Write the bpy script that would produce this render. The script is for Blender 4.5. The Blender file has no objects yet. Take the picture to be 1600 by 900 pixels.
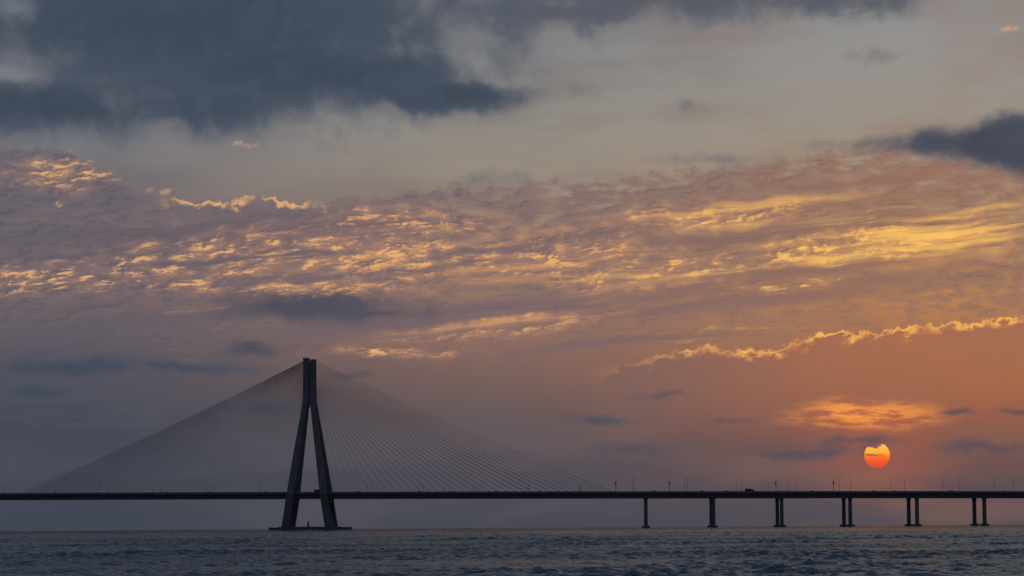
import bpy, math, random, bmesh
import numpy as np
from mathutils import Vector, Matrix
random.seed(7); rng=np.random.default_rng(11)
scene=bpy.context.scene
scene.view_settings.view_transform='Standard'
scene.view_settings.look='None'
scene.view_settings.exposure=0
F=4705.0
CAM_H=2.5
def srgb(r,g,b):
    f=lambda c:(c/255/12.92) if c/255<=0.04045 else ((c/255+0.055)/1.055)**2.4
    return (f(r),f(g),f(b),1.0)

# ---------------------------------------------------------------- node helper
class G:
    def __init__(s,nt): s.nt=nt
    def n(s,t): return s.nt.nodes.new(t)
    def put(s,inp,v):
        if isinstance(v,bpy.types.NodeSocket): s.nt.links.new(v,inp)
        else: inp.default_value=v
    def m(s,op,a,b=None,c=None):
        n=s.n('ShaderNodeMath'); n.operation=op
        s.put(n.inputs[0],a)
        if b is not None: s.put(n.inputs[1],b)
        if c is not None: s.put(n.inputs[2],c)
        return n.outputs[0]
    def add(s,a,b): return s.m('ADD',a,b)
    def sub(s,a,b): return s.m('SUBTRACT',a,b)
    def mul(s,a,b): return s.m('MULTIPLY',a,b)
    def mad(s,a,b,c): return s.m('MULTIPLY_ADD',a,b,c)
    def mx(s,a,b): return s.m('MAXIMUM',a,b)
    def ss(s,x,lo,hi,a=0.0,b=1.0):
        n=s.n('ShaderNodeMapRange'); n.interpolation_type='SMOOTHSTEP'; n.clamp=True
        s.put(n.inputs[0],x)
        for i,v in enumerate((lo,hi,a,b)): s.put(n.inputs[i+1],v)
        return n.outputs[0]
    def xyz(s,x,y,z=0.0):
        n=s.n('ShaderNodeCombineXYZ'); s.put(n.inputs[0],x); s.put(n.inputs[1],y); s.put(n.inputs[2],z); return n.outputs[0]
    def sep(s,v):
        n=s.n('ShaderNodeSeparateXYZ'); s.put(n.inputs[0],v); return n.outputs
    def attr(s,name):
        n=s.n('ShaderNodeAttribute'); n.attribute_name=name; n.attribute_type='GEOMETRY'; return s.sep(n.outputs['Vector'])
    def noise(s,v,scale,detail=6,rough=0.55,dist=0.0,dim='3D'):
        n=s.n('ShaderNodeTexNoise'); n.noise_dimensions=dim; s.put(n.inputs['Vector'],v); n.inputs['Scale'].default_value=scale
        n.inputs['Detail'].default_value=detail; n.inputs['Roughness'].default_value=rough; n.inputs['Distortion'].default_value=dist
        return n.outputs['Fac']
    def v(s,op,a,b=None,c=None,out=0):
        n=s.n('ShaderNodeVectorMath'); n.operation=op; s.put(n.inputs[0],a)
        if b is not None: s.put(n.inputs[1],b)
        if c is not None: s.put(n.inputs[2],c)
        return n.outputs[out]
    def mix(s,f,a,b,blend='MIX'):
        n=s.n('ShaderNodeMix'); n.data_type='RGBA'; n.blend_type=blend; n.clamp_factor=True
        s.put(n.inputs[0],f); s.put(n.inputs[6],a); s.put(n.inputs[7],b); return n.outputs[2]
    def ramp(s,x,stops,interp='LINEAR'):
        n=s.n('ShaderNodeValToRGB'); s.put(n.inputs[0],x); cr=n.color_ramp; cr.interpolation=interp
        while len(cr.elements)<len(stops): cr.elements.new(0.5)
        for e,(p,c) in zip(cr.elements,stops): e.position=p; e.color=c
        return n.outputs[0]
def mat(name): 
    m=bpy.data.materials.new(name); m.use_nodes=True; nt=m.node_tree; nt.nodes.clear(); return m,nt,G(nt)

# ---------------------------------------------------------------- numpy noise for cloud-field shapes
_perm=rng.permutation(512); _perm=np.concatenate([_perm,_perm,_perm])
_ang=rng.uniform(0,2*np.pi,512); _gx,_gy=np.cos(_ang),np.sin(_ang)
def perlin(x,y):
    xi=np.floor(x).astype(int); yi=np.floor(y).astype(int); xf=x-xi; yf=y-yi
    u=xf**3*(xf*(xf*6-15)+10); v=yf**3*(yf*(yf*6-15)+10)
    def gr(i,j,a,b):
        h=_perm[(_perm[i%512]+j%512)]%512; return _gx[h]*a+_gy[h]*b
    a=gr(xi,yi,xf,yf); b=gr(xi+1,yi,xf-1,yf); c=gr(xi,yi+1,xf,yf-1); d=gr(xi+1,yi+1,xf-1,yf-1)
    return ((a+u*(b-a))*(1-v)+(c+u*(d-c))*v)*1.2
def fbm(x,y,det,ro):
    s=0;a=1;t=0
    for k in range(det+1): s=s+a*perlin(x*2**k+13.7*k,y*2**k+7.1*k); t+=a; a*=ro
    return 0.5*s/t
def nss(x,lo,hi):
    t=np.clip((x-lo)/(hi-lo),0,1); return t*t*(3-2*t)

# ---------------------------------------------------------------- sky dome
SH=0.085
def sky():
    RAD=60000.0
    ha=math.radians(11.5)
    az=np.concatenate([np.linspace(-ha,ha,440),np.linspace(ha,2*math.pi-ha,90)[1:-1]])
    e0,e1=math.radians(-0.35),math.radians(11.2)
    el=np.concatenate([np.radians([-89.9,-70,-50,-30,-15,-6,-2,-1]),np.linspace(e0,e1,230),np.radians([12,13,14.5,16,18,20,23,26,30,35,40,45,52,60,68,76,84,89.9])])
    EL,AZ=np.meshgrid(el,az,indexing='ij')
    co=np.stack([np.sin(AZ)*np.cos(EL),np.cos(AZ)*np.cos(EL),np.sin(EL)],-1)*RAD
    AZw=(AZ+math.pi)%(2*math.pi)-math.pi
    px=AZw*F/100+8.0; py=-0.0065*px+8.255-EL*F/100
    w1x=fbm(px*0.9,py*0.9,1,0.5); w1y=fbm(px*0.9+31.7,py*0.9+17.3,1,0.5)
    w2x=fbm(px*3.6+5,py*3.6,2,0.6); w2y=fbm(px*3.6+51.7,py*3.6+27.3,2,0.6)
    def warp(a,b,fl_): return px+w1x*a+w2x*b, py+w1y*a*fl_+w2y*b*fl_
    PW=warp(0.7,0.35,0.40); PS=warp(0.9,0.5,0.33); PL=warp(0.3,0.15,0.4)
    def union(P,lst,shear=False):
        f=-9.0*np.ones_like(px)
        for b in lst:
            cx,cy,rx,ry=b[:4]; off=b[4] if len(b)>4 else 0
            y=P[1]; c=cy/100
            if shear: y=y+SH*P[0]; c=c+SH*cx/100
            f=np.maximum(f,1+off-np.hypot((P[0]-cx/100)*100/rx,(y-c)*100/ry))
        return f
    def curve(pts,x): a=np.array(pts,float)/100; return np.interp(x,a[:,0],a[:,1])
    ytop=curve([(-300,235),(0,238),(90,236),(150,262),(215,300),(270,322),(320,318),(480,320),(720,292),(1000,272),(1250,246),(1400,228),(1600,195),(1900,150)],px+w1x*0.5)
    reg=union(PS,[(1120,338,310,38),(1350,388,390,50),(1040,425,320,38),(860,400,310,64),(780,512,280,24),(1240,445,140,22)],True)
    reg=np.maximum(reg,union(PS,[(120,275,170,50),(400,385,340,62),(280,425,300,58),(600,405,300,64),(600,552,190,18),(80,440,240,44),(620,350,260,42),(520,455,240,28)]))
    reg=nss(reg,0,0.85)
    streg=nss(union(PS,[(1380,380,400,54),(1180,412,340,34),(1150,335,300,28),(1440,345,260,24),(880,425,320,50),(800,512,280,18),(1140,521,130,9,.15),(280,485,260,10),(250,560,160,8)],True),0.05,0.8)
    sd=nss(union(PS,[(1250,362,420,16),(1060,466,520,32,.1),(900,378,300,12),(1300,420,280,12),(700,500,460,30),(980,535,260,14),(1350,300,340,36),(600,350,300,20),(300,505,420,26),(250,362,340,20),(350,408,260,8),(560,430,260,8)],True),0,0.7)
    y1=curve([(0,336),(200,330),(250,318),(270,311),(330,322),(365,322),(400,310),(450,318),(490,318),(600,330),(1600,330)],px)
    y2=curve([(0,600),(850,590),(930,582),(980,572),(1040,556),(1090,543),(1140,550),(1200,552),(1240,536),(1280,524),(1330,528),(1400,518),(1500,509),(1600,503),(1800,496)],px)
    in1=nss(px,2.3,3.0)*nss(px,5.3,4.6); in2=nss(px,8.9,9.9)*nss(px,18,17)
    brk=fbm(px*2.6,py*1.6,2,0.6)
    in1b=in1*nss(brk,-0.14,0.05); in2b=in2*(0.55+0.45*nss(brk,-0.16,0.08))*(0.55+0.45*nss(px,9.8,11))
    n2=fbm(px*0.31,(py+SH*px)*2.1+9,4,0.55)+0.5
    hz=fbm(px*0.33,(py+0.06*px)*1.3+3,3,0.5)+0.5
    D1=union(PW,[(300,40,660,180),(580,125,270,76),(690,150,170,36,.1),(440,110,380,120),(80,175,330,68),(280,160,340,72)])
    D1=D1-0.4*np.clip(union(PS,[(15,28,70,26),(5,130,60,16),(255,158,150,26)]),0,1)
    D2=union(PW,[(1000,-5,460,56),(860,18,300,44),(1300,4,210,46)])
    xx_=PL[0]-16.4; yy_=PL[1]-2.34-0.02*xx_
    D3=1.25-np.hypot(xx_/3.0, yy_/(0.56*np.clip(1.0+0.26*xx_,0.34,1.2)))
    D4=np.maximum(union(PL,[(495,480,150,27,0.35),(590,490,110,14)]),union(PS,[(400,546,90,22),(120,580,260,24),(290,580,180,18),(60,615,160,20),(120,655,190,18),(400,640,180,22,-0.1),(560,592,90,14,-.1),
                 (980,705,190,26,-.1),(1040,620,60,10),(930,658,80,10),(1140,656,60,8,-.15),(1250,706,190,16),(1330,693,150,12),(1540,700,140,16),(1496,649,46,8,.1),(1590,642,50,7)]))
    D5=union(PS,[(795,95,34,14),(910,145,44,28),(1078,166,30,18),(1385,95,60,18),(540,205,20,34),(780,278,90,20),(1110,250,90,16)])
    ff=nss(union(PS,[(390,226,24,4),(240,304,18,5),(1552,62,16,5),(1592,60,12,5),(95,320,14,5)]),0.1,0.6)
    glow=nss(union((px+w1x*0.5,py+w1y*0.2),[(1350,652,150,32,.1)]),0,1)
    nr_,nc=px.shape; me=bpy.data.meshes.new("sky")
    me.vertices.add(nr_*nc); me.vertices.foreach_set('co',co.reshape(-1).astype(np.float32))
    i=np.arange(nr_-1)[:,None]*nc; j=np.arange(nc)[None,:]; k=(j+1)%nc
    q=np.stack([i+j,i+k,i+nc+k,i+nc+j],-1).reshape(-1,4)
    me.loops.add(q.size); me.loops.foreach_set('vertex_index',q.ravel().astype(np.int32))
    me.polygons.add(len(q)); me.polygons.foreach_set('loop_start',np.arange(0,q.size,4,dtype=np.int32))
    me.update(calc_edges=True)
    def at3(name,a,b,c):
        A=me.attributes.new(name,'FLOAT_VECTOR','POINT'); A.data.foreach_set('vector',np.stack([a,b,c],-1).reshape(-1).astype(np.float32))
    at3('warp',w1x,w1y,n2); at3('lit',reg,streg,sd); at3('edges',py-ytop+0.5*w2y,py-y1+0.27*w1y,py-y2+0.25*w1y+0.1*w2y)
    at3('rims',in1b,in2b,in2); at3('darkbig',D1,D2,D3); at3('darksmall',D4,D5,ff); at3('misc',hz,glow,in1)
    # ---- shader: colour and all fine cloud structure
    m,nt,g=mat("sky_clouds")
    tc=g.n('ShaderNodeTexCoord'); dx,dy,dz=g.sep(g.v('NORMALIZE',tc.outputs['Object']))
    a=g.m('ARCTAN2',dx,dy); e=g.m('ARCSINE',dz)
    px=g.mad(a,F/100,8.0); py=g.sub(g.mad(px,-0.0065,8.255),g.mul(e,F/100))
    w1x,w1y,n2=g.attr('warp'); hz,glow,in1=g.attr('misc')
    yn=g.mul(py,1/9.0)
    fl=g.ss(px,0.5,8.5); fr=g.ss(px,7.5,14.5)
    def rp(l): return g.ramp(yn,[(y/900,srgb(*c)) for y,c in l])
    def tri(a,b,c): return g.mix(fr,g.mix(fl,srgb(*a),srgb(*b)),srgb(*c))
    L=rp([(0,(116,122,132)),(150,(121,123,129)),(250,(121,118,121)),(330,(115,106,109)),(430,(120,102,101)),(500,(105,94,98)),(560,(84,83,93)),(650,(71,75,87)),(770,(65,71,83)),(828,(63,69,82))])
    C=rp([(0,(122,125,130)),(100,(136,135,134)),(200,(147,142,133)),(280,(152,139,126)),(350,(157,130,112)),(430,(160,126,102)),(500,(150,114,96)),(570,(128,100,92)),(650,(102,88,89)),(740,(82,78,87)),(828,(72,74,85))])
    R=rp([(0,(142,143,143)),(100,(150,146,142)),(200,(156,145,133)),(300,(168,140,114)),(400,(186,136,94)),(480,(188,129,82)),(560,(177,112,74)),(640,(155,97,75)),(700,(121,86,80)),(760,(94,79,83)),(828,(78,76,86))])
    col=g.mix(fr,g.mix(fl,L,C),R)
    col=g.mix(g.mul(g.ss(hz,0.42,0.72),0.35),col,tri((86,88,99),(104,95,100),(144,106,87)))
    t,t1,t2=g.attr('edges'); reg,streg,sd=g.attr('lit')
    sheary=g.mad(px,SH,py)
    Q=g.xyz(g.mad(w1x,0.7,g.mul(px,0.95)),g.mad(w1y,0.7,g.mul(sheary,2.9)))
    n1=g.noise(Q,2.5,6,0.64,dim='2D')
    E=g.sub(n1,g.noise(g.v('ADD',Q,(0.05,0.10,0)),2.5,5,0.64,dim='2D'))
    dens=g.add(g.mul(n1,0.75),g.mul(n2,0.45))
    mA=g.mul(g.mul(g.ss(t,-0.04,0.13),g.ss(py,6.0,4.4)),g.ss(dens,0.42,0.66))
    cA=tri((106,98,107),(131,108,106),(152,115,98))
    cA=g.mix(g.ss(E,0.03,-0.09),cA,tri((90,87,99),(110,96,102),(134,104,95)))
    col=g.mix(g.mul(mA,0.9),col,cA)
    col=g.mix(g.mul(g.mul(reg,g.ss(t,-0.1,0.3)),g.ss(n1,0.62,0.40,0.1,0.5)),col,tri((152,120,110),(172,128,107),(204,146,98)))
    fine=g.noise(g.xyz(g.mul(px,1.0),g.mul(sheary,3.0)),2.0,4,0.62,dim='2D')
    B=g.mul(reg,g.mul(g.ss(E,-0.10,0.13),g.ss(fine,0.28,0.64)))
    B=g.add(B,g.mul(reg,g.mul(g.ss(dens,0.64,0.44),0.55)))
    B=g.mul(B,g.ss(t,-0.12,0.04))
    col=g.mix(g.ss(B,0.05,0.95,0.0,0.94),col,g.mix(g.ss(B,0.25,1.0),tri((168,130,112),(186,136,106),(212,150,96)),tri((226,172,118),(237,176,108),(253,198,106))))
    st0=g.noise(g.xyz(g.mad(w1x,0.15,g.mul(px,0.17)),g.mad(w1y,0.5,g.mul(sheary,3.2))),1.3,5,0.55,dim='2D')
    st=g.add(st0,g.mul(g.sub(n1,0.5),0.20))
    col=g.mix(g.mul(g.mul(streg,g.ss(st,0.44,0.66)),0.9),col,tri((156,120,107),(206,152,106),(253,194,100)))
    col=g.mix(g.mul(g.mul(sd,g.ss(st,0.70,0.42)),0.88),col,tri((98,91,101),(117,99,104),(150,110,94)))
    # rims
    puff=g.sub(g.noise(g.xyz(px,g.mul(py,1.2)),4.4,6,0.64,dim='2D'),0.5)
    r1,r2,in2=g.attr('rims')
    tt=g.mad(puff,0.4,t1)
    col=g.mix(g.mul(g.mul(g.mul(g.ss(tt,-0.02,0.05),g.ss(tt,0.6,0.0)),in1),0.6),col,srgb(112,101,109))
    col=g.mix(g.mul(g.mul(g.ss(tt,-0.03,0.02),g.ss(tt,0.11,0.0)),r1),col,srgb(232,178,120))
    tt=g.mad(puff,0.36,t2)
    col=g.mix(g.mul(g.mul(g.mul(g.ss(tt,-0.02,0.05),g.ss(tt,1.5,0.0)),in2),0.65),col,g.mix(g.ss(px,10,14),srgb(126,98,93),srgb(166,105,80)))
    thick=g.ss(fine,0.34,0.68,0.045,0.24)
    rr=g.mul(g.mul(g.ss(tt,-0.04,0.015),g.ss(tt,thick,-0.01)),r2)
    col=g.mix(rr,col,g.mix(g.ss(rr,0.2,0.9),g.mix(g.ss(px,9.5,12),srgb(168,118,94),srgb(220,140,80)),g.mix(g.ss(px,9.5,12.5),srgb(222,152,98),srgb(255,190,92))))
    # glow above sun
    gls=g.ss(g.noise(g.xyz(g.mul(px,0.6),g.mul(py,3.0)),1.9,5,0.64,dim='2D'),0.40,0.60)
    col=g.mix(g.mul(glow,0.45),col,srgb(208,112,66)); col=g.mix(g.mul(g.mul(glow,gls),1.0),col,srgb(255,160,74))
    sg=g.sub(1.0,g.v('LENGTH',g.v('MULTIPLY_ADD',g.xyz(px,py),(1/1.7,1/1.0,0),(-13.7/1.7,-7.1/1.0,0)),out=1))
    col=g.mix(g.mul(g.ss(sg,0,1),0.4),col,srgb(186,98,74))
    # dark clouds
    P=g.xyz(px,py)
    nd=g.sub(g.noise(P,1.3,6,0.54,0.25,dim='2D'),0.5)
    ndp=g.mul(g.ss(nd,-0.05,0.2),0.22)
    def dark(D,amp,lo,hi,edge,core,op):
        nonlocal col
        f=g.mad(nd,amp,D)
        cc=g.mix(ndp,g.mix(g.ss(f,lo+0.05,hi+0.25),edge,core),srgb(82,90,105))
        col=g.mix(g.mul(g.ss(f,lo,hi),op),col,cc)
    D1,D2,D3=g.attr('darkbig')
    dark(D2,1.1,-0.05,0.65,srgb(112,110,116),srgb(80,85,97),0.9)
    dark(D1,0.8,-0.08,0.58,srgb(98,103,114),srgb(60,72,88),0.97)
    dark(D3,0.9,-0.05,0.60,srgb(98,99,109),srgb(60,69,84),0.95)
    D4,D5,ff=g.attr('darksmall')
    dark(D5,2.0,0.0,1.0,srgb(126,121,124),srgb(110,107,114),0.7)
    dark(D4,1.2,0.0,0.9,tri((84,86,98),(98,86,94),(118,87,85)),tri((59,69,85),(76,77,90),(88,78,85)),0.85)
    col=g.mix(g.mul(g.mul(ff,g.ss(nd,-0.1,0.0)),0.8),col,srgb(214,166,130))
    # remaining dome
    col=g.mix(g.ss(e,0.17,0.5),col,srgb(56,67,84))
    col=g.mix(g.ss(g.m('ABSOLUTE',a),0.45,1.5),col,g.ramp(g.mul(e,1/1.57),[(0,srgb(76,80,96)),(1,srgb(64,74,91))]))
    col=g.mix(g.ss(e,-0.002,-0.02),col,srgb(40,48,60))
    em=g.n('ShaderNodeEmission'); g.put(em.inputs[0],col)
    o=g.n('ShaderNodeOutputMaterial'); nt.links.new(em.outputs[0],o.inputs[0])
    m.cycles.emission_sampling='NONE'
    me.materials.append(m)
    ob=bpy.data.objects.new("sky",me); scene.collection.objects.link(ob); ob['kind']="structure"
sky()
w=bpy.data.worlds.new("World"); scene.world=w; w.use_nodes=True
nt=w.node_tree; bgn=nt.nodes['Background']; stx=nt.nodes.new('ShaderNodeTexSky'); stx.sky_type='NISHITA'; stx.sun_disc=False
stx.sun_elevation=math.radians(1.24); stx.sun_rotation=math.radians(6.9); nt.links.new(stx.outputs[0],bgn.inputs[0]); bgn.inputs[1].default_value=0.05

# ---------------------------------------------------------------- camera
def photo_dir(X,Y):
    Yl=820.3-0.0065*(X-800)
    return math.atan((X-800)/F),math.atan((Yl-Y)/F)
cam=bpy.data.objects.new("camera",bpy.data.cameras.new("camera")); scene.collection.objects.link(cam); scene.camera=cam
cam.data.sensor_width=36; cam.data.lens=F/1600*36; cam.data.clip_start=0.5; cam.data.clip_end=200000
pitch=math.atan(370.3/F); roll=0.0065
f=Vector((0,math.cos(pitch),math.sin(pitch))); r=Vector((1,0,0)); u=r.cross(f)
r2=r*math.cos(roll)-u*math.sin(roll); u2=u*math.cos(roll)+r*math.sin(roll)
cam.matrix_world=Matrix(((r2.x,u2.x,-f.x,0),(r2.y,u2.y,-f.y,0),(r2.z,u2.z,-f.z,CAM_H),(0,0,0,1)))

# ---------------------------------------------------------------- materials
def plain(name,c1,c2,scale,rough=0.85,metal=0.0,stain=False):
    m,nt,g=mat(name); b=g.n('ShaderNodeBsdfPrincipled'); o=g.n('ShaderNodeOutputMaterial'); nt.links.new(b.outputs[0],o.inputs[0])
    tc=g.n('ShaderNodeTexCoord'); n=g.noise(tc.outputs['Object'],scale,5,0.6)
    c=g.mix(g.ss(n,0.3,0.7),(*c1,1),(*c2,1))
    if stain:
        s=g.v('MULTIPLY',tc.outputs['Object'],(0.9,0.9,0.08)); ns=g.noise(s,1.0,5,0.6)
        c=g.mix(g.mul(g.ss(ns,0.52,0.75),0.5),c,(c1[0]*0.5,c1[1]*0.5,c1[2]*0.5,1))
    g.put(b.inputs['Base Color'],c); b.inputs['Roughness'].default_value=rough; b.inputs['Metallic'].default_value=metal
    return m
M_conc=plain("concrete",(0.145,0.15,0.16),(0.20,0.20,0.21),0.15,stain=True)
M_conc_d=plain("weathered_concrete",(0.10,0.105,0.11),(0.15,0.15,0.155),0.3,stain=True)
M_cable=plain("cable_sheath",(0.28,0.28,0.29),(0.34,0.34,0.35),0.5,0.6)
M_asph=plain("asphalt",(0.045,0.045,0.047),(0.06,0.06,0.06),1.0)
M_paint=plain("road_paint",(0.7,0.7,0.68),(0.8,0.8,0.78),1.0,0.6)
M_steel=plain("galvanised_steel",(0.16,0.16,0.17),(0.22,0.22,0.23),2.0,0.5,0.3)
M_glass=plain("dark_glass",(0.02,0.02,0.025),(0.03,0.03,0.035),1.0,0.1)
M_rub=plain("rubber",(0.02,0.02,0.02),(0.03,0.03,0.03),3.0,0.9)

# ---------------------------------------------------------------- mesh helper
class MB:
    def __init__(s): s.v=[]; s.f=[]; s.m=[]
    def loft(s,rings,cap=True,mi=0,closed=True):
        b=len(s.v); n=len(rings[0])
        for rr in rings: s.v+= [tuple(p) for p in rr]
        for i in range(len(rings)-1):
            for j in range(n if closed else n-1):
                k=(j+1)%n; s.f.append((b+i*n+j,b+i*n+k,b+(i+1)*n+k,b+(i+1)*n+j)); s.m.append(mi)
        if cap:
            s.f.append(tuple(b+j for j in range(n))[::-1]); s.f.append(tuple(b+(len(rings)-1)*n+j for j in range(n))); s.m+=[mi,mi]
    def box(s,c,d,mi=0):
        x,y,z=c; a,b2,h=d[0]/2,d[1]/2,d[2]/2
        s.loft([[(x-a,y-b2,z+t),(x+a,y-b2,z+t),(x+a,y+b2,z+t),(x-a,y+b2,z+t)] for t in (-h,h)],mi=mi)
    def tube(s,p0,p1,r0,r1,n=8,mi=0):
        p0=Vector(p0);p1=Vector(p1); d=(p1-p0).normalized(); a=d.orthogonal().normalized(); b=d.cross(a)
        s.loft([[p+a*(r*math.cos(2*math.pi*i/n))+b*(r*math.sin(2*math.pi*i/n)) for i in range(n)] for p,r in ((p0,r0),(p1,r1))],mi=mi)
    def mesh(s,name,mats,smooth=False):
        me=bpy.data.meshes.new(name); me.from_pydata(s.v,[],s.f); 
        for m in mats: me.materials.append(m)
        me.polygons.foreach_set('material_index',s.m)
        bm=bmesh.new(); bm.from_mesh(me); bmesh.ops.recalc_face_normals(bm,faces=bm.faces); bm.to_mesh(me); bm.free()
        if smooth: me.polygons.foreach_set('use_smooth',[True]*len(me.polygons))
        me.update(); return me
def obj(name,me,parent=None,loc=(0,0,0),rotz=0,**kw):
    o=bpy.data.objects.new(name,me); scene.collection.objects.link(o); o.location=loc; o.rotation_euler=(0,0,rotz)
    if parent: o.parent=parent
    for k,v in kw.items(): o[k]=v
    return o

# ---------------------------------------------------------------- bridge alignment
TX,TY=-158.4,2350.0
S0=-0.052; XR=78.0; K=0.00106
def path(x):
    if x<=XR: return TY+S0*(x-TX), S0
    y0=TY+S0*(XR-TX); xe=min(x,390.0); d=xe-XR
    y=y0+S0*d+0.5*K*d*d; sl=S0+K*d
    if x>390: y+=sl*(x-390)
    return y,sl
def ztop(x): return float(np.interp(x,[-700,-450,-158,97,400,650],[30.4,30.0,29.1,27.7,26.3,25.3]))-1.05   # road level
def at(x,off,z=None):
    """point on alignment, offset across (positive = farther side)"""
    y,sl=path(x); L=math.hypot(1,sl)
    return Vector((x-sl/L*off,y+1/L*off,(ztop(x) if z is None else z)))
def x_for_photo(X):
    x=(X-800)/F*2350
    for _ in range(20):
        y,_s=path(x); x=(X-800)/(F*1.0035)*y
    return x
O=Vector((TX,TY,0))
bridge=bpy.data.objects.new("cable_stayed_bridge",None); scene.collection.objects.link(bridge); bridge.location=O
bridge['label']="long concrete cable-stayed road bridge with splayed tower standing in the sea"; bridge['category']="bridge"
def part(name,mb,mats,parent=bridge,smooth=False,**kw):
    mb.v=[(p[0]-O.x,p[1]-O.y,p[2]-O.z) for p in mb.v]
    return obj(name,mb.mesh(name,mats,smooth),parent,**kw)
W=20.0; HW=8.4
xs=list(np.arange(-700,651,6.0))
for side in (-1,1):
    mb=MB(); rings=[]
    prof=[(-HW,1.05),(-HW,-0.7),(-HW+0.6,-0.9),(-4.6,-1.5),(-3.6,-4.3),(3.6,-4.3),(4.6,-1.5),(HW-0.6,-0.9),(HW,-0.7),(HW,1.05),(HW-0.35,1.05),(HW-0.5,0.0),(-HW+0.5,0.0),(-HW+0.35,1.05)]
    for x in xs: rings.append([at(x,side*W/2+a,ztop(x)+b) for a,b in prof])
    mb.loft(rings); deck=part("road_deck",mb,[M_conc])
    mb=MB(); cuts=[-7.8,-7.2,-7.05,-3.5,-3.35,-0.075,0.075,3.35,3.5,7.05,7.2,7.8]
    for i in range(len(cuts)-1):
        wd=(cuts[i+1]-cuts[i])<0.2
        mb.loft([[at(x,side*W/2+cuts[i],ztop(x)+0.01),at(x,side*W/2+cuts[i+1],ztop(x)+0.01)] for x in xs],cap=False,mi=1 if wd else 0,closed=False)
    part("road_surface",mb,[M_asph,M_paint],parent=deck)

# tower
tower=obj("tower",None,bridge)
ax=Vector((1,S0,0)).normalized(); nr=Vector((-S0,1,0)).normalized()
def T(s,t,z): return Vector((TX,TY,0))+ax*s+nr*t+Vector((0,0,z))
ZM=99.0; ZT=133.6
def rect(s,t,z,ws,wt,ch=0.6):
    a,b=ws/2,wt/2; c=ch
    return [T(s+i,t+j,z) for i,j in ((-a+c,-b),(a-c,-b),(a,-b+c),(a,b-c),(a-c,b),(-a+c,b),(-a,b-c),(-a,-b+c))]
for sg in (-1,1):
    for tg in (-1,1):
        mb=MB(); rings=[]
        for z,s,t,ws,wt in ((2.2,16.8,15.5,6.6,5.0),(12,15.2,17.8,6.0,4.6),(27,13.0,20.8,5.4,4.2),(60,8.4,13.0,5.0,3.8),(88,4.4,6.0,4.7,3.6),(ZM+4,2.5,2.2,4.4,3.6)):
            rings.append(rect(sg*s,tg*t,z,ws,wt))
        mb.loft(rings); part("leg",mb,[M_conc],parent=tower)
mb=MB()
for sg,zt in ((-1,ZT),(1,ZT-1.2)):
    mb.loft([rect(sg*2.75,0,z,w_,wt,0.7) for z,w_,wt in ((ZM-4,4.3,9.0),(ZM+6,4.4,8.0),(122,4.3,7.0),(zt-1.2,4.3,6.6),(zt-1.1,4.7,7.0),(zt,4.7,7.0))])
mb.loft([rect(0,0,z,1.8,5.0,0.3) for z in (ZM-2,ZT-2.5)])
part("mast",mb,[M_conc],parent=tower)
for sg in (-1,1):
    mb=MB(); mb.loft([rect(sg*13.4,0,z,3.8,41,0.3) for z in (20.5,23.2)])
    part("cross_beam",mb,[M_conc],parent=tower)
mb=MB()
mb.loft([rect(0.5,0,z,w_,52,10) for z,w_ in ((-3,61.5),(1.5,61.5),(1.8,60.8))])
mb.loft([rect(0,0,z,w_,44,6) for z,w_ in ((1.8,46),(2.2,45.5))])
part("foundation",mb,[M_conc_d],parent=tower)

# stay cables
cabs=[]
NC=33
for sg,smax in ((-1,226.0),(1,236.0)):
    for t in (-W/2-7.9,-W/2+7.9,W/2-7.9,W/2+7.9):
        for i in range(NC):
            fr=i/(NC-1); s=sg*(20+fr*(smax-20)); zt=101.5+29.5*fr**0.8
            x=TX+ax.x*s; p0=at(x,t,ztop(x)+0.6); p1=T(sg*4.6,(1.6 if t>0 else -1.6)*(1 if abs(t)>10 else .5),zt)
            cabs.append((fr+(1 if t<-15 else 0)+(0.3 if t>15 else 0),fr,p0,p1))
cabs.sort(key=lambda c:-c[0])
def cab(mb,fr,p0,p1,n=6): 
    L=(p1-p0).length; pts=[p0.lerp(p1,k/4)-Vector((0,0,L*0.010*4*(k/4)*(1-k/4))) for k in range(5)]
    d=(p1-p0).normalized(); a=d.orthogonal().normalized(); b=d.cross(a); r=0.05+0.03*max(0,fr-0.6)/0.4   # the longest stays are the thickest
    mb.loft([[p+a*(r*math.cos(2*math.pi*i/n))+b*(r*math.sin(2*math.pi*i/n)) for i in range(n)] for p in pts])
for c in cabs[:99]:
    mb=MB(); cab(mb,*c[1:]); part("stay_cable",mb,[M_cable])
mb=MB()
for c in cabs[99:]: cab(mb,*c[1:],n=5)
part("stay_cable",mb,[M_cable],kind="stuff")

# approach piers
for X in (1007,1111,1216,1321.5,1424.5,1528.5):
    x=x_for_photo(X); y,sl=path(x); an=math.atan(sl)
    for side in (-1,1):
        c=at(x,side*W/2,0); top=ztop(x)-4.3
        e=obj("pier",None,bridge,loc=tuple(c-O),rotz=an)
        def loc_rings(zs):
            out=[]
            for z,a,b in zs:
                ch=0.35*min(a,b)/2
                a/=2;b/=2
                out.append([(-a+ch,-b,z),(a-ch,-b,z),(a,-b+ch,z),(a,b-ch,z),(a-ch,b,z),(-a+ch,b,z),(-a,b-ch,z),(-a,-b+ch,z)])
            return out
        mb=MB(); mb.loft(loc_rings([(1.2,2.6,3.2),(top-3.0,2.4,3.0),(top-1.5,2.5,3.6),(top-0.003,2.9,4.6)])); obj("column",mb.mesh("column",[M_conc]),e)
        mb=MB(); mb.loft(loc_rings([(-3,6.2,6.2),(0.8,6.2,6.2),(0.95,5.9,5.9),(1.2,3.6,4.2)])); obj("footing",mb.mesh("footing",[M_conc_d]),e)

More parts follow.
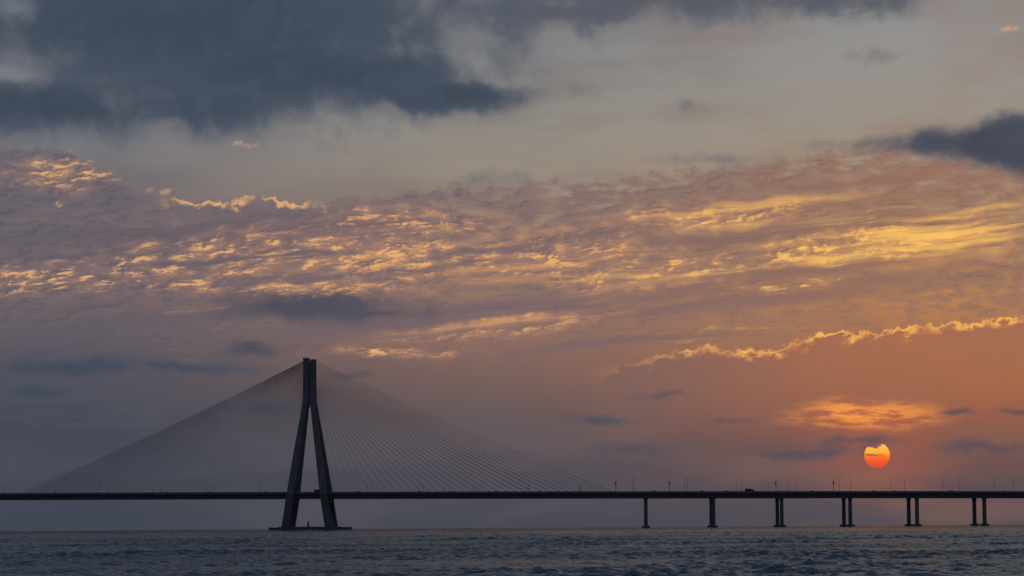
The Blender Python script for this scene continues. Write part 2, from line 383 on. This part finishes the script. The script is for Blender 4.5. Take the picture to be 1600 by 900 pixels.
# navigation beacon on the foundation
mb=MB(); mb.tube((0,0,0),(0,0,0.5),1.3,1.3,12); mb.tube((0,0,0.5),(0,0,3.0),0.85,0.7,12); mb.tube((0,0,3.0),(0,0,3.25),1.05,1.05,12); mb.tube((0,0,3.25),(0,0,4.0),0.4,0.4,10); mb.tube((0,0,4.0),(0,0,4.4),0.55,0.05,10)
b=obj("navigation_beacon",mb.mesh("navigation_beacon",[M_steel],False),loc=tuple(T(0.8,-18,2.2)))
b['label']="small dark round navigation beacon standing on the tower foundation"; b['category']="beacon"

# street lamps
def lamp_mesh(h):
    mb=MB(); mb.tube((0,0,0),(0,0,0.5),0.22,0.2); mb.tube((0,0,0.5),(0,0,h-0.8),0.15,0.10)
    pts=[(0,0,h-0.8),(0.0,0.35,h-0.25),(0,1.0,h),(0,2.0,h+0.12)]
    for a,c in zip(pts,pts[1:]): mb.tube(a,c,0.09,0.08,6)
    mb.loft([[(-w_,y,h+0.02),(w_,y,h+0.02),(w_*.7,y,h+0.3),(-w_*.7,y,h+0.3)] for y,w_ in ((1.9,0.12),(2.1,0.26),(2.8,0.28),(3.05,0.12))])
    return mb.mesh("street_lamp",[M_steel])
lm_tall=lamp_mesh(11.0); lm_short=lamp_mesh(7.0)
X=76.0-83
xl=[]
while X<1640:
    xl.append(X); X+=82.8
for X in xl:
    x=x_for_photo(X+1); 
    if abs(X-484)<14: continue
    me=lm_tall if X>950 else lm_short
    for side in (-1,1):
        p=at(x,side*(W/2+HW-0.9)); _,sl=path(x)
        o=obj("street_lamp",me,loc=tuple(p),rotz=math.atan(sl)+(math.pi if side>0 else 0))
        o['label']="slim grey metal street lamp at the bridge deck edge"; o['category']="street lamp"; o['group']="street lamps along the bridge deck"
# sign posts
mb=MB(); mb.tube((0,0,0),(0,0,9.0),0.22,0.18,10); mb.box((0,0,0.3),(0.8,0.8,0.6)); mb.box((0,-0.3,7.6),(1.0,0.25,1.9),1); mb.box((0,-0.3,6.0),(0.9,0.25,0.5),1); mb.tube((0,0,9.0),(0,0,10.0),0.06,0.04,6)
sp_me=mb.mesh("sign_post",[M_steel,M_conc_d])
for X in (1043,1205,1293,961):
    x=x_for_photo(X); _,sl=path(x)
    o=obj("sign_post",sp_me,loc=tuple(at(x,-(W/2+HW-1.0))),rotz=math.atan(sl)); o['label']="dark metal post with small panels on the bridge deck"; o['category']="sign post"; o['group']="sign posts along the bridge deck"

# vehicles
def car_mesh():
    mb=MB()
    side=[(-2.1,0.35),(-2.15,0.75),(-1.9,0.95),(-1.35,1.0),(-0.85,1.45),(0.75,1.48),(1.45,1.0),(2.05,0.9),(2.15,0.4)]
    mb.loft([[(x,y*(1 if z<1.1 else .82),z) for x,z in side] for y in (-0.85,0.85)])
    mb.loft([[(x,y,z) for x,z in ((-1.2,1.02),(-0.8,1.38),(0.7,1.40),(1.25,1.02))] for y in (-0.87,0.87)],mi=1)
    for x in (-1.3,1.3):
        for y in (-0.8,0.8): mb.tube((x,y-0.1,0.33),(x,y+0.1,0.33),0.33,0.33,12,mi=2)
    return mb
def truck_mesh():
    mb=MB(); mb.box((-1.3,0,1.9),(5.0,2.2,2.0),0)
    mb.loft([[(x,y,z) for x,z in ((1.4,0.7),(1.4,2.3),(1.9,2.4),(2.8,2.2),(3.2,1.5),(3.3,0.7))] for y in (-1.05,1.05)],mi=0)
    mb.box((-0.4,0,0.75),(6.8,1.0,0.3),2); mb.loft([[(x,y,z) for x,z in ((1.9,1.5),(1.95,2.1),(2.7,2.0),(3.0,1.55))] for y in (-1.07,1.07)],mi=1)
    for x in (-2.8,2.4):
        for y in (-0.95,0.95): mb.tube((x,y-0.15,0.45),(x,y+0.15,0.45),0.45,0.45,14,mi=2)
    return mb
cols=[("white_paint",(0.4,0.4,0.4)),("dark_paint",(0.05,0.05,0.06)),("red_paint",(0.2,0.04,0.03))]
pm={n:plain(n,c,tuple(min(1,k*1.1) for k in c),1.0,0.35) for n,c in cols}
veh=[("truck",truck_mesh,1167,"dark_paint","small dark box truck driving across the bridge deck","truck"),
     ("truck",truck_mesh,500,"dark_paint","small dark box truck driving across the bridge deck","truck")]
for i,X in enumerate((90,150,262,330,415,560,655,702,775,840,905,1020,1092,1130,1262,1355,1388,1475,1560)):
    veh.append(("car",car_mesh,X,("white_paint","dark_paint","red_paint")[i%3],("white","dark","red")[i%3]+" hatchback car driving along the bridge deck","car"))
for nm,fn,X,c,lab,cat in veh:
    x=x_for_photo(X); _,sl=path(x); off=-(W/2)+random.choice((-5.3,-1.8,1.8)); p=at(x,off)
    p.z+=0.015
    o=obj(nm,fn().mesh(nm,[pm[c],M_glass,M_rub]),loc=tuple(p),rotz=math.atan(sl)); o['label']=lab; o['category']=cat; o['group']="traffic on the bridge"

# ---------------------------------------------------------------- sea
def sea():
    rows=[1,2,4,7,11,16,22,30,40,50,60,70,80,90,100,110,118,124]; r_=130.0
    while r_<11000:
        rows.append(r_); dr=0.30 if r_<420 else 0.30*(r_/420)**1.65
        r_+=min(dr,60)
    rows=np.array(rows); ha=math.radians(11.8)
    NCOL=760
    cols=np.concatenate([np.linspace(-ha,ha,NCOL),np.linspace(ha,2*math.pi-ha,80)[1:-1]])
    R,A=np.meshgrid(rows,cols,indexing='ij')
    x=R*np.sin(A); y=R*np.cos(A); x0=x.copy(); y0=y.copy(); z=-R*R/(2*6.37e6)
    cell=np.maximum(np.gradient(rows)[:,None]*0.7,R*(2*ha/NCOL))
    Aw=(A+math.pi)%(2*math.pi)-math.pi
    fade=np.clip((math.radians(11.8)-np.abs(Aw))/math.radians(0.6),0,1)*np.clip((R-126)/8,0,1)
    n=78; lam=np.exp(rng.uniform(math.log(0.6),math.log(4.2),n)); 
    gp=0
    for _ in range(8):
        l=rng.uniform(14,70); th=rng.uniform(0,math.pi); gp=gp+np.cos(2*math.pi/l*(x0*math.cos(th)+0.45*y0*math.sin(th))+rng.uniform(0,6.28))
    gp=np.clip(1+0.15*gp,0.55,1.5)
    for l in lam:
        th=rng.normal(-1.35,0.6); k=2*math.pi/l; a=0.0062*l**0.8; ph=rng.uniform(0,6.283)
        arg=k*(x0*math.cos(th)+y0*math.sin(th))+ph
        at_=a*fade*np.clip((l/cell-1.6)/1.6,0,1)*gp
        z+=at_*np.cos(arg); s=np.sin(arg)*at_*0.8; x-=s*math.cos(th); y-=s*math.sin(th)
    nr_,nc=R.shape; me=bpy.data.meshes.new("sea")
    co=np.stack([x,y,z],-1).reshape(-1,3).astype(np.float32)
    me.vertices.add(len(co)); me.vertices.foreach_set('co',co.ravel())
    i=np.arange(nr_-1)[:,None]*nc; j=np.arange(nc)[None,:]; k=(j+1)%nc
    q=np.stack([i+j,i+k,i+nc+k,i+nc+j],-1).reshape(-1,4)[:, ::-1]
    me.loops.add(q.size); me.loops.foreach_set('vertex_index',q.ravel().astype(np.int32))
    me.polygons.add(len(q)); me.polygons.foreach_set('loop_start',np.arange(0,q.size,4,dtype=np.int32))
    me.polygons.foreach_set('use_smooth',np.ones(len(q),dtype=bool))
    me.update(calc_edges=True)
    m,nt,g=mat("sea_water")
    ob_=g.n('ShaderNodeTexCoord').outputs['Object']
    h1=g.noise(g.v('MULTIPLY',ob_,(1,0.6,1)),2.6,3,0.6,0.2)
    h2=g.noise(g.v('MULTIPLY',ob_,(0.14,0.07,1)),1.0,5,0.7,0.2)
    h=g.add(g.mul(h1,0.14),g.mul(h2,0.7))
    bp=g.n('ShaderNodeBump'); bp.inputs['Strength'].default_value=1.0; bp.inputs['Distance'].default_value=1.0; nt.links.new(h,bp.inputs['Height'])
    df=g.n('ShaderNodeBsdfDiffuse'); df.inputs['Color'].default_value=(0.020,0.027,0.036,1); nt.links.new(bp.outputs[0],df.inputs['Normal'])
    gl=g.n('ShaderNodeBsdfGlossy'); gl.inputs['Color'].default_value=(0.52,0.57,0.62,1); gl.inputs['Roughness'].default_value=0.07; nt.links.new(bp.outputs[0],gl.inputs['Normal'])
    fz=g.n('ShaderNodeFresnel'); fz.inputs['IOR'].default_value=1.333; nt.links.new(bp.outputs[0],fz.inputs['Normal'])
    # wind-roughened patches reflect a little less
    pt=g.noise(g.v('MULTIPLY',ob_,(0.02,0.008,1)),1.0,3,0.6)
    mxs=g.n('ShaderNodeMixShader'); g.put(mxs.inputs[0],g.mul(g.ss(fz.outputs[0],0.05,1.0,0.03,0.80),g.ss(pt,0.35,0.65,0.75,1.0))); nt.links.new(df.outputs[0],mxs.inputs[1]); nt.links.new(gl.outputs[0],mxs.inputs[2])
    o=g.n('ShaderNodeOutputMaterial'); nt.links.new(mxs.outputs[0],o.inputs[0])
    me.materials.append(m)
    o=obj("sea",me); o['kind']="structure"
sea()

# ---------------------------------------------------------------- sun
a,e=photo_dir(1368,712.5); SD=30000.0
sd=Vector((math.sin(a)*math.cos(e),math.cos(a)*math.cos(e),math.sin(e)))
RS=19.8/F*SD
bm=bmesh.new(); bmesh.ops.create_uvsphere(bm,u_segments=64,v_segments=32,radius=RS)
me=bpy.data.meshes.new("sun"); bm.to_mesh(me); bm.free()
for p in me.polygons: p.use_smooth=True
m,nt,g=mat("sun_surface"); tc=g.n('ShaderNodeTexCoord'); s=g.n('ShaderNodeSeparateXYZ'); nt.links.new(tc.outputs['Object'],s.inputs[0])
X_,Y_,Z_=s.outputs
zz=g.m('DIVIDE',Z_,RS); xx=g.m('DIVIDE',X_,RS)
c=g.ramp(g.mad(zz,0.5,0.5),[(0.0,srgb(214,76,50)),(0.3,srgb(238,92,44)),(0.45,srgb(253,120,38)),(0.58,srgb(255,172,54)),(1,srgb(255,200,84))])
nz=g.sub(g.noise(g.xyz(g.mul(xx,0.6),g.mul(zz,2.4)),1.7,4,0.6,0.3,dim='2D'),0.5)
top=g.ss(g.add(g.add(zz,g.mul(xx,-0.10)),g.mul(nz,1.1)),0.58,0.74)
strip=g.mul(g.ss(g.m('ABSOLUTE',g.add(g.add(zz,g.mul(xx,0.10)),g.mul(nz,0.9))),0.15,0.06),g.ss(xx,0.75,-0.2))
mask=g.mx(g.mul(strip,0.8),top)
geo=g.n('ShaderNodeNewGeometry'); mask=g.mx(mask,geo.outputs['Backfacing'])
em=g.n('ShaderNodeEmission'); g.put(em.inputs[0],c); em.inputs[1].default_value=1.05
tr=g.n('ShaderNodeBsdfTransparent'); mx=g.n('ShaderNodeMixShader'); g.put(mx.inputs[0],mask); nt.links.new(em.outputs[0],mx.inputs[1]); nt.links.new(tr.outputs[0],mx.inputs[2])
o=g.n('ShaderNodeOutputMaterial'); nt.links.new(mx.outputs[0],o.inputs[0]); me.materials.append(m)
m.cycles.emission_sampling='NONE'
so=obj("sun",me,loc=tuple(sd*SD+Vector((0,0,CAM_H)))); so['label']="glowing orange setting sun partly veiled by thin cloud"; so['category']="sun"
ld=bpy.data.lights.new("sun_light",'SUN'); ld.energy=0.004; ld.angle=math.radians(0.53); ld.color=(1,0.5,0.25)
lo=bpy.data.objects.new("sun_light",ld); scene.collection.objects.link(lo); lo.rotation_euler=sd.to_track_quat('Z','Y').to_euler()
